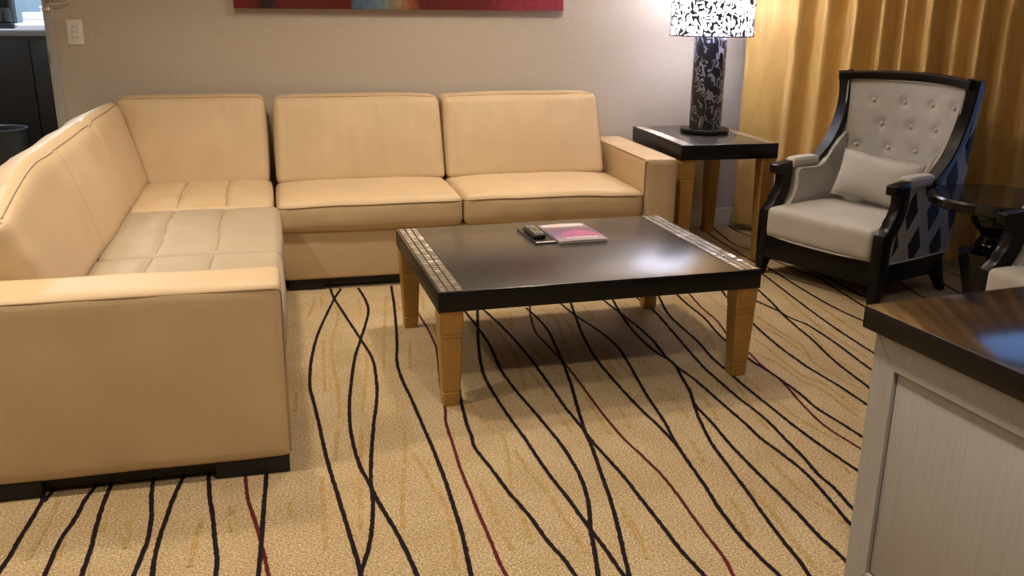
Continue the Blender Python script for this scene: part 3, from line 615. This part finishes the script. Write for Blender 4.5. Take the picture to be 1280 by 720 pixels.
inlaid_table('coffee_table', 'low black coffee table with gold legs and mosaic borders in front of the sofa', (1.0837, 3.412, 0), .0273, 1.222, .933, .4297, .0739, .082, 3, .027, .043, .029, .047)
inlaid_table('end_table', 'tall black end table with bronze legs carrying the lamp beside the sofa arm', (2.3295, 4.843, 0), -.0334, .553, .775, .657, .081, .06, 3, .027, .042, .030, .045)

# ------------------------------------------------------------------ on the low table
TZ = .4300
nb = thing('notepad', 'thin black folder with a white edge under the remote control', 'folder', (1.018, 3.612, TZ), math.radians(3))
link('cover', B((-.046, -.128, 0), (.046, .128, .005), .001), M['dark_plastic'], nb)
link('card', B((-.040, -.124, .0051), (.042, -.112, .0062)), M['paper'], nb)
rc = thing('remote_control', 'small black remote control lying on the thin folder', 'remote control', (1.012, 3.625, TZ+.0056), math.radians(2))
bm = cushion((0, 0, .010), (.052, .17, .020), .008, (0, 0, .002), .008); link('body', bm, M['dark_plastic'], rc)
for j in range(7):
    for i in range(3):
        if (i+j) % 5 == 4: continue
        bm = lathe(bmesh.new(), [(.0050, 0), (.0050, .0015), (.0038, .0025)], ((i-1)*.0145, -.062+j*.021, .0205), 10); link('button', bm, M['button_rubber'], rc)
mg = thing('magazine', 'glossy magazine with purple and pink cover lying beside the remote control', 'magazine', (1.174, 3.615, TZ), math.radians(2.5))
def mfn(p, u, v, w_): p.z += .004*max(0, w_)*(1-u*u)*.6; return p
link('pages', cushion((0, 0, .005), (.205, .296, .009), .002, (0, 0, 0), .02, mfn), M['paper'], mg)
def cvr(u, v, k): return Vector((u*.1045, -.151+.302*v, .0102+.0022*(1-u*u)+k+.0015*math.sin(v*5)))
co = link('cover', sheet(bmesh.new(), lambda u, v: cvr(u, v, .0006), lambda u, v: cvr(u, v, 0), 14, 14), M['cover'], mg)
bm = bmesh.new()                                                      # masthead strokes, too blurred in the photograph to read
rnd = random.Random(11); x = -.082
for wd in (.013, .012, .014, .005, .014, .013, .006, .014, .013, .013, .010):
    u = x/.1045
    for a, b_ in ((0, .28), (.72, 1)): box(bm, (x+wd*a, .098, cvr(u, .83, .0004).z), (x+wd*b_, .122, cvr(u, .83, .0013).z))
    q = rnd.choice((.098, .108, .117)); box(bm, (x, q, cvr(u, .83, .0004).z), (x+wd, q+.005, cvr(u, .83, .0013).z))
    x += wd+.0022
link('masthead', bm, M['ink_white'], mg)
bm = bmesh.new(); x = -.062
for wd in (.02, .014, .018, .012, .02, .016, .018):
    box(bm, (x, -.112-.004*rnd.random(), cvr(x/.1045, .13, .0004).z), (x+wd, -.100+.004*rnd.random(), cvr(x/.1045, .13, .0013).z)); x += wd+.003
link('headline', bm, M['ink_white'], mg)
bm = bmesh.new(); lathe(bm, [(.030, 0), (.030, .0006)], (-.006, .128, cvr(0, .9, .0003).z), 24)
for v in bm.verts: v.co.y = .128+(v.co.y-.128)*.6
link('emblem', bm, M['ink_peach'], mg)

# ------------------------------------------------------------------ table lamp
LX, LY, LZ = 2.375, 4.905, .6602
la = thing('table_lamp', 'tall black carved column lamp with lit openwork drum shade on the end table', 'lamp', (LX, LY, LZ))
link('base', lathe(bmesh.new(), [(.132, 0), (.140, .004), (.140, .020), (.136, .024), (.10, .026)]), M['chair_wood'], la)
link('column', lathe(bmesh.new(), [(.0905, .024), (.0905, .535), (.086, .541)], seg=64), M['lamp_column'], la)
bm = bmesh.new()
lathe(bm, [(.2295, .536), (.231, .536), (.231, .873), (.2295, .873), (.2295, .536)], seg=96, cap=False)
sh = link('shade', bm, M['shade_cut'], la)
bm = bmesh.new(); lathe(bm, [(.222, .540), (.2235, .540), (.2235, .870), (.222, .870), (.222, .540)], seg=64, cap=False)
link('lining', bm, M['diffuser'], sh)
link('added_bottom_diffuser', lathe(bmesh.new(), [(.093, .5385), (.221, .5385), (.221, .541), (.093, .541), (.093, .5385)], seg=64, cap=False), M['diffuser'], sh)  # unseen disc added under the shade to soften the lamp's light cone
bm = bmesh.new()
for z in (.534, .872): lathe(bm, [(.2275, z), (.233, z), (.233, z+.006), (.2275, z+.006), (.2275, z)], seg=64, cap=False)
for k in range(3):
    a = k*2*math.pi/3; tube(bm, [(.02*math.cos(a), .02*math.sin(a), .75), (.2285*math.cos(a), .2285*math.sin(a), .874)], .003, 6)
link('ring', bm, M['brass_tip'], sh)
link('bulb', lathe(bmesh.new(), [(.012, .541), (.014, .60), (.022, .64), (.032, .675), (.030, .705), (.018, .725), (.004, .731)], seg=24), glow('lamp_bulb', (1, .95, .90), 6), la)
pl = bpy.data.lights.new('lamp_light', 'POINT'); pl.energy = 70; pl.color = (1, .91, .82); pl.shadow_soft_size = .035
po = bpy.data.objects.new('lamp_light', pl); COL.objects.link(po); po.location = (LX, LY, LZ+.78)

# ------------------------------------------------------------------ painting, switch, door guard
PX0, PX1 = -.190, 1.617
pa = thing('painting', 'wide dark red abstract canvas with a blue patch on the wall above the sofa', 'painting', ((PX0+PX1)/2, WY, 1.318))
link('canvas', B((PX0-(PX0+PX1)/2, -.04, 0), (PX1-(PX0+PX1)/2, -.002, .80), .002), M['painting'], pa)
sw = thing('light_switch', 'white rectangular light switch plate on the wall beside the door frame', 'light switch', (-.9805, WY, 1.195))
link('plate', B((-.0385, -.007, -.0625), (.0385, 0, .0625), .003), M['plate'], sw)
link('surround', B((-.016, -.0085, -.033), (.016, -.006, .033), .001), M['trim'], sw)
for z in (-.014, .012): link('rocker', prism(bmesh.new(), [(-.0085, z-.011), (-.0115, z-.009), (-.0095, z+.010), (-.008, z+.010)], -.0125, .0125), M['plate'], sw)
gd = thing('door_guard', 'chrome swing bar door guard folded against the wall above the light switch', 'door guard', (-1.096, WY-.018, 1.335))
link('mount', B((-.016, -.014, -.036), (.016, 0, .06), .003), M['chrome'], gd)
bm = bmesh.new(); tube(bm, [(.006, -.012, .034), (.06, -.016, .032), (.088, -.016, .028), (.096, -.016, .016), (.088, -.016, .004), (.06, -.016, .0), (.006, -.012, -.002)], .0035, 8)
bmesh.ops.create_icosphere(bm, subdivisions=2, radius=.0075, matrix=Matrix.Translation((.105, -.016, .016)))
link('swing_bar', bm, M['chrome'], gd)

# ------------------------------------------------------------------ curtain
def curtain_bm():
    bm = bmesh.new(); rnd = random.Random(5)
    knots = [(.0, .0), (.04, .02), (.20, .028), (.27, .015)]; s = .27; k = 0                 # (distance, offset into the room)
    while s < 1.9:
        a = rnd.uniform(.05, .085); b_ = rnd.uniform(.055, .09)
        s += a; knots.append((s, rnd.uniform(.075, .105))); s += b_; knots.append((s, rnd.uniform(.0, .02)))
    def off(q):
        for (a, x), (b_, y) in zip(knots, knots[1:]):
            if a <= q <= b_:
                t = (q-a)/(b_-a); t = t*t*(3-2*t); return x+(y-x)*t
        return knots[-1][1]
    n = 320; m = 36; S = 1.66
    P0 = Vector((2.765, 5.225, 0))
    def pt(i, j, th):
        z = .045+2.44*j/m; q = S*i/n
        if q > 1.0:
            e = min(1, max(0, (z-1.42)/.55)); q = 1.0+(q-1.0)*(1-.88*e)  # unseen upper edge shaped aside so blue window light reflects on the sideboard
        sh = .012*math.sin(z*2.1+q*3)*(1-z/2.6)
        o = off(min(S, max(0, q+sh*min(1, q*5)))) * (1.12-.12*z/2.5) + .006*math.sin(z*3+q*9)
        if q < .27: o += .006*nz3(q*8, z*1.5, 0, 1.5)
        p = P0+DI*q+NI*(o+th); return (p.x, p.y, z)
    A = [[bm.verts.new(pt(i, j, .004)) for j in range(m+1)] for i in range(n+1)]
    C = [[bm.verts.new(pt(i, j, 0)) for j in range(m+1)] for i in range(n+1)]
    for i in range(n):
        for j in range(m):
            bm.faces.new((A[i][j], A[i+1][j], A[i+1][j+1], A[i][j+1])); bm.faces.new((C[i][j], C[i][j+1], C[i+1][j+1], C[i+1][j]))
        for j in (0, m): bm.faces.new((A[i][j], A[i+1][j], C[i+1][j], C[i][j]))
    for j in range(m):
        for i in (0, n): bm.faces.new((A[i][j], A[i][j+1], C[i][j+1], C[i][j]))
    return bm
cu = thing('curtain', 'floor length gold satin curtain in deep folds behind the armchair', 'curtain', (3.3, 4.5, 0))
link('drape', rel(curtain_bm(), (3.3, 4.5, 0)), M['curtain'], cu, 60)
bm = bmesh.new(); a = Vector((2.76, 5.22, 2.50)); tube(bm, [a+NI*.04, a+DI*3.6+NI*.04], .014, 10)
link('rod', rel(bm, (3.3, 4.5, 0)), M['brass_tip'], cu)

# ------------------------------------------------------------------ tufted armchair (front faces local -y)
def sweep(bm, pts, wx, wy, rnd=.006):                                  # rectangular bar along a path, wx across x, wy the other way
    pts = [Vector(p) for p in pts]; rings = []
    for i, p in enumerate(pts):
        t = (pts[min(i+1, len(pts)-1)]-pts[max(i-1, 0)]).normalized()
        x = Vector((1, 0, 0)); x = (x-t*x.dot(t)).normalized(); y = t.cross(x)
        a = wx[i] if isinstance(wx, list) else wx; b_ = wy[i] if isinstance(wy, list) else wy
        q = rnd
        rings.append([bm.verts.new(p+x*sx+y*sy) for sx, sy in ((a-q, -b_), (a, -b_+q), (a, b_-q), (a-q, b_), (-a+q, b_), (-a, b_-q), (-a, -b_+q), (-a+q, -b_))])
    for p, q in zip(rings, rings[1:]):
        for k in range(8): bm.faces.new((p[k], p[(k+1) % 8], q[(k+1) % 8], q[k]))
    bm.faces.new(rings[0][::-1]); bm.faces.new(rings[-1]); return bm
BUT = [(-.60, .83), (-.10, .83), (.40, .83), (.83, .83), (-.42, .655), (.08, .655), (.56, .655), (-.76, .48), (-.24, .48), (.26, .48), (.70, .48)]
def backy(u, v): return .495+.122*v-.045*v*v+.085*(1-u*u)
def backp(u, v, k=0):
    p = Vector((u*(.315+.02*v*v), backy(u, v)+k, .33+.675*v))
    if k == 0:
        for bu, bv in BUT:
            d2 = ((u-bu)*.32)**2+((v-bv)*.675)**2; p.y += .012*math.exp(-d2/.0007)
        p.y -= .014*(1-abs(u)**6)*(1-(2*v-1)**6)
    return p
def armchair(label, loc, rz):
    r = thing('armchair', label, 'armchair', loc, rz, 'tufted armchairs by the curtain')
    W, V, Lt = M['chair_wood'], M['grey_velvet'], M['lattice']
    post = [(.012, .10), (.0, .14), (.0, .315), (.008, .345), (.03, .362), (.052, .385), (.055, .40), (.075, .425), (.092, .455), (.100, .49), (.098, .515), (.075, .527), (.052, .532), (.050, .572), (.058, .578),
            (.165, .590), (.168, .52), (.163, .46), (.145, .41), (.115, .36), (.085, .325), (.075, .29), (.072, .10)]
    for s in (-1, 1):
        a, b_ = sorted((s*.315, s*.372))
        link('arm_post', prism(bmesh.new(), post, a, b_, .006), W, r, 30)
        link('leg', sweep(bmesh.new(), [(s*.343, .018, 0), (s*.343, .026, .05), (s*.343, .036, .103)], [.020, .025, .029], [.020, .027, .036]), W, r)
        link('leg', sweep(bmesh.new(), [(s*.36, .555, 0), (s*.345, .535, .06), (s*.33, .515, .13)], [.018, .022, .030], [.018, .024, .034]), W, r)
        ins = [(.085, .205), (.10, .335), (.14, .385), (.170, .44), (.178, .50), (.180, .553), (.34, .553), (.42, .60), (.49, .68), (.55, .72), (.55, .205)]
        a, b_ = sorted((s*.285, s*.338)); link('arm_panel', prism(bmesh.new(), ins, a, b_, .008), V, r, 40)
        a, b_ = sorted((s*.336, s*.352)); out = [(.080, .195), (.105, .345), (.150, .40), (.176, .45), (.180, .553), (.35, .553), (.48, .62), (.63, .80), (.65, .60), (.58, .195)]
        o = link('arm_outer', prism(bmesh.new(), out, a, b_, .004), Lt, r, 40); o['label'] = 'black and grey lattice fabric side'
        bm = bmesh.new(); tube(bm, catmull([(s*.357, .088, .20), (s*.357, .110, .34), (s*.357, .155, .40), (s*.357, .180, .46), (s*.357, .186, .55)], .02), .005, 6)
        tube(bm, [(s*.357, .088, .20), (s*.357, .30, .197), (s*.357, .555, .20)], .005, 6)
        tube(bm, catmull([(s*.283, .10, .335), (s*.283, .142, .385), (s*.283, .173, .44), (s*.283, .182, .50), (s*.283, .186, .548), (s*.283, .34, .550), (s*.283, .40, .587), (s*.283, .46, .66)], .02), .0045, 6)
        link('piping', bm, V, r)
        link('arm_pad', cushion((s*.335, .262, .578), (.070, .205, .050), .018, (0, 0, .006), .012), V, r)
        st = catmull([(s*.345, .350, .555), (s*.343, .410, .60), (s*.342, .482, .665), (s*.342, .535, .75), (s*.345, .572, .85), (s*.352, .584, .94), (s*.364, .580, 1.035)], .03)
        link('back_stile', sweep(bmesh.new(), st, .035, .020, .006), W, r)
    bm = bmesh.new(); rail = [(.335*q, .568+.092*(1-q*q), 1.008+.014*(1-q*q)) for q in [(-1.09+2.18*i/24) for i in range(25)]]
    rings = []
    for p in rail:
        rings.append([bm.verts.new((p[0], p[1]+dy, p[2]+dz)) for dy, dz in ((-.02, -.018), (-.024, -.012), (-.024, .016), (-.016, .024), (.022, .024), (.028, .016), (.028, -.018))])
    for p, q in zip(rings, rings[1:]):
        for k in range(7): bm.faces.new((p[k], p[(k+1) % 7], q[(k+1) % 7], q[k]))
    bm.faces.new(rings[0][::-1]); bm.faces.new(rings[-1]); link('top_rail', bm, W, r)
    bm = bmesh.new(); fr = [(-.006, .0)]
    box(bm, (-.318, .004, .095), (.318, .060, .212), .004)
    for s in (-1, 1): a, b_ = sorted((s*.31, s*.352)); box(bm, (a, .06, .095), (b_, .545, .205), .004)
    box(bm, (-.345, .505, .10), (.345, .56, .205), .004); link('seat_frame', bm, W, r)
    def sfn(p, u, v, w_):
        if v < -.6: p.y -= .006*(1-u*u)
        p.z += .006*nz3(p.x, p.y, 0, 5)*(1 if w_ > .3 else 0)
        return p
    sc = link('seat_cushion', cushion((0, .245, .288), (.628, .51, .150), .026, (0, .0, .020), .02, sfn), V, r)
    link('piping', tube(bmesh.new(), [(-.31, .012, .216), (-.15, -.012, .214), (0, -.016, .2135), (.15, -.012, .214), (.31, .012, .216)], .0045, 6), V, sc)
    bk = link('back_cushion', sheet(bmesh.new(), lambda u, v: backp(u, v), lambda u, v: backp(u, v, .045), 48, 56), V, r, 60)
    for bu, bv in BUT:
        p = backp(bu, bv); bm = bmesh.new(); bmesh.ops.create_uvsphere(bm, u_segments=14, v_segments=8, radius=.0125, matrix=Matrix.Translation(p+Vector((0, -.003, 0))) @ Matrix.Diagonal((1, .6, 1, 1)))
        link('button', bm, V, bk)
    edge = [backp(-.985, v/20)+Vector((0, -.006, 0)) for v in range(2, 21)]+[backp(-.985+1.97*i/24, .985)+Vector((0, -.006, 0)) for i in range(1, 24)]+[backp(.985, 1-v/20)+Vector((0, -.006, 0)) for v in range(19)]
    link('piping', tube(bmesh.new(), edge, .0045, 6), V, bk)
    def outer(u, v, k): return Vector((u*(.335+.03*v), backy(u, v)+.046+.03*(1-u*u)*0+k+.018*v, .20+.80*v))
    o = link('back_panel', sheet(bmesh.new(), lambda u, v: outer(u, v, .0), lambda u, v: outer(u, v, .035), 24, 24), Lt, r, 60); o['label'] = 'black and grey lattice fabric back'
    return r
RZ = math.radians(-70)
c1 = armchair('pale grey tufted armchair with black frame, a small cushion on its seat', (2.545, 3.935, 0), RZ)
def copy_tree(o, parent=None):
    c = o.copy(); COL.objects.link(c)
    if parent: c.parent = parent
    for k in list(o.children): copy_tree(k, c)
    return c
c2 = copy_tree(c1); c2.location = (2.755, 2.69, 0); c2.rotation_euler = (0, 0, math.radians(-88))
c2['label'] = 'second pale grey armchair cut off by the right edge, behind the grey cabinet'
# lumbar cushion resting on the seat of the first chair
bm = bmesh.new()
def pil(u, v, k):
    e = (1-abs(u)**2.6)*(1-abs(2*v-1)**2.6); pinch = 1-.05*(1-u*u)*0
    x = u*.232*(1-.05*math.sin(math.pi*v)); z = .205*(v-.5)*(1-.10*(1-u*u))
    y = k*(.058*max(0, e)**.6) - (.010*g1(u, .05) * k * max(0, (v-.5)) if k > 0 else 0)
    return Vector((x, -y, z*1.18))
bm = sheet(bmesh.new(), lambda u, v: pil(u, v, 1), lambda u, v: pil(u, v, -.7), 40, 24)
bmesh.ops.remove_doubles(bm, verts=bm.verts[:], dist=.0005)
lp = thing('lumbar_cushion', 'small pale grey cushion leaning on the back of the first armchair', 'cushion', (2.545, 3.935, 0), RZ)
ml = Matrix.Translation((.022, .404, .520)) @ Matrix.Rotation(math.radians(3), 4, 'Y') @ Matrix.Rotation(math.radians(-16), 4, 'X')
bmesh.ops.transform(bm, matrix=ml, verts=bm.verts[:])
link('cushion_body', bm, M['grey_velvet'], lp, 60)
edge = [pil(-1, i/10, 0) for i in range(11)]+[pil(-1+2*i/20, 1, 0) for i in range(1, 20)]+[pil(1, 1-i/10, 0) for i in range(11)]+[pil(1-2*i/20, 0, 0) for i in range(1, 20)]
bm = tube(bmesh.new(), [ml @ p for p in edge], .004, 6, True); link('piping', bm, M['grey_velvet'], lp)

# ------------------------------------------------------------------ round pedestal table
rt = thing('round_table', 'small round black pedestal table between the two armchairs', 'table', (3.12, 3.43, 0))
link('tabletop', lathe(bmesh.new(), [(.255, .505), (.280, .508), (.287, .517), (.287, .548), (.280, .557), (.26, .558)], seg=72), M['espresso'], rt)
prof = [(r_, z_*.922) for r_, z_ in [(.17, 0), (.175, .012), (.165, .03), (.12, .045), (.085, .07), (.085, .11), (.10, .18), (.118, .26), (.128, .315), (.128, .325), (.075, .335), (.062, .345), (.066, .36), (.060, .375), (.050, .39), (.047, .405), (.055, .425), (.078, .445), (.095, .47), (.098, .492), (.092, .515), (.072, .53), (.072, .549)]]
link('pedestal', lathe(bmesh.new(), prof, seg=40), M['espresso'], rt)

# ------------------------------------------------------------------ grey cabinet at the right
CA = math.radians(5.7)
cb = thing('sideboard', 'pale grey painted cabinet with dark polished top in the right foreground', 'cabinet', (1.237, 1.694, 0), CA)
TH = .735
top = link('top', B((0, -1.45, TH-.052), (.62, 0, TH), .003), [M['espresso'], M['black_wood']], cb)
for f in top.data.polygons:
    if f.normal.z < .6: f.material_index = 1
bm = bmesh.new(); box(bm, (.032, -1.42, 0), (.59, -.026, TH-.052)); link('carcass', bm, M['grey_paint'], cb)
def frame_bm():                                                       # mitred stile and rail frame on the side
    bm = bmesh.new(); y0, y1, z0, z1, wd = -1.42, -.026, .0, TH-.052, .066
    wz = .075
    O = [(y0, z0), (y1, z0), (y1, z1), (y0, z1)]; I = [(y0+wd, z0+.10), (y1-wd, z0+.10), (y1-wd, z1-wz), (y0+wd, z1-wz)]
    g = .0008
    for k in range(4):
        a, b_, c, d = O[k], O[(k+1) % 4], I[(k+1) % 4], I[k]
        def sh(p, q, f=g): v = Vector((q[0]-p[0], q[1]-p[1])).normalized()*f; return (p[0]+v.x, p[1]+v.y)
        prism(bm, [sh(a, b_), sh(b_, a), sh(c, d), sh(d, c)], .020, .0325, .0012)
    return bm
link('side_frame', frame_bm(), M['grey_paint'], cb, 20)
link('side_shadow_line', B((.0312, -1.42+.060, .094), (.0322, -.026-.060, TH-.052-.069)), M['shadow_line'], cb)  # thin dark sheet painting the shadow line round the recessed panel
link('side_panel', B((.0285, -1.42+.0705, .1045), (.0330, -.026-.0705, TH-.052-.0795), .0015), M['grey_paint'], cb)

# ------------------------------------------------------------------ kitchenette seen through the door opening
kc = thing('kitchen_cabinet', 'dark wood kitchenette cabinet with a grey counter seen through the doorway', 'cabinet', (-1.8, 6.3, 0))
link('body', B((-1.0, -.08, .0), (1.1, .68, 1.140), .003), M['dark_cabinet'], kc)
link('counter', B((-1.02, -.10, 1.140), (1.15, .69, 1.178), .004), M['counter'], kc)
for x0, x1 in ((-.98, -.30), (-.29, .387), (.397, 1.08)):
    d = link('door', B((x0, -.098, .08), (x1, -.081, 1.12), .002), M['dark_cabinet'], kc)
    link('knob', lathe(bmesh.new(), [(.006, 0), (.012, .010), (.010, .016)], (0, 0, 0), 12), M['brass_tip'], d, loc=(x1-.04, -.098, .78)).rotation_euler = (math.pi/2, 0, 0)
wb = thing('waste_bin', 'round dark grey waste bin standing before the dark kitchenette cabinet', 'bin', (-1.575, 5.95, 0))
bm = bmesh.new(); lathe(bm, [(.115, 0), (.12, .004), (.142, .615), (.148, .622), (.148, .632), (.139, .632), (.136, .615), (.114, .012)], seg=40, cap=False); bm.faces.new([v for v in bm.verts[:40]][::-1]); bm.faces.new(bm.verts[-40:])
link('bucket', bm, M['bin'], wb)
link('rim', tube(bmesh.new(), [(.147*math.cos(i*math.pi/16), .147*math.sin(i*math.pi/16), .632) for i in range(32)], .005, 6, True), M['bin'], wb)
CT = 1.1785
cm = thing('coffee_maker', 'black coffee maker at the left of the kitchenette counter', 'coffee maker', (-1.61, 6.50, CT))
link('body', cushion((0, .04, .15), (.13, .12, .30), .02, (0, 0, 0), .02), M['dark_plastic'], cm)
link('drip_tray', B((-.07, -.14, 0), (.09, -.0, .03), .008), M['dark_plastic'], cm)
link('head', cushion((0, -.04, .27), (.12, .18, .07), .015, (0, 0, 0), .02), M['dark_plastic'], cm)
link('carafe', lathe(bmesh.new(), [(.035, .031), (.042, .04), (.044, .09), (.032, .12)], (.03, -.075, 0), 20), M['dark_plastic'], cm)
ty = thing('serving_tray', 'white rectangular tray on the kitchenette counter next to the coffee maker', 'tray', (-1.36, 6.37, CT))
bm = bmesh.new(); box(bm, (-.13, -.10, 0), (.20, .16, .012), .004)
for lo, hi in (((-.13, .145, .008), (.20, .16, .032)), ((-.13, -.10, .008), (.20, -.085, .028)), ((-.13, -.10, .008), (-.115, .16, .032)), ((.185, -.10, .008), (.20, .16, .032))): box(bm, lo, hi, .004)
link('tray_body', bm, M['white_item'], ty)
for i in range(2):
    o = link('napkin_stack', B((-.10, -.02, .0125+.042*i), (.05+.01*i, .13, .053+.042*i), .004), M['white_item']); o.location = (-1.36, 6.37, CT)
    tag(o, ('lower white napkin stack lying in the tray', 'upper white napkin stack lying on the lower one')[i], 'napkins', 'napkin stacks in the tray')
cp = thing('paper_cup_stack', 'white paper cup stack at the right of the counter beside the door frame', 'cup', (-1.375, 6.62, CT))
link('cup', lathe(bmesh.new(), [(.030, 0), (.040, .085), (.042, .087), (.042, .092), (.038, .094)], seg=28), M['white_item'], cp)
link('cup', lathe(bmesh.new(), [(.036, .094), (.041, .12), (.043, .122), (.043, .128), (.020, .130)], seg=28), M['white_item'], cp)
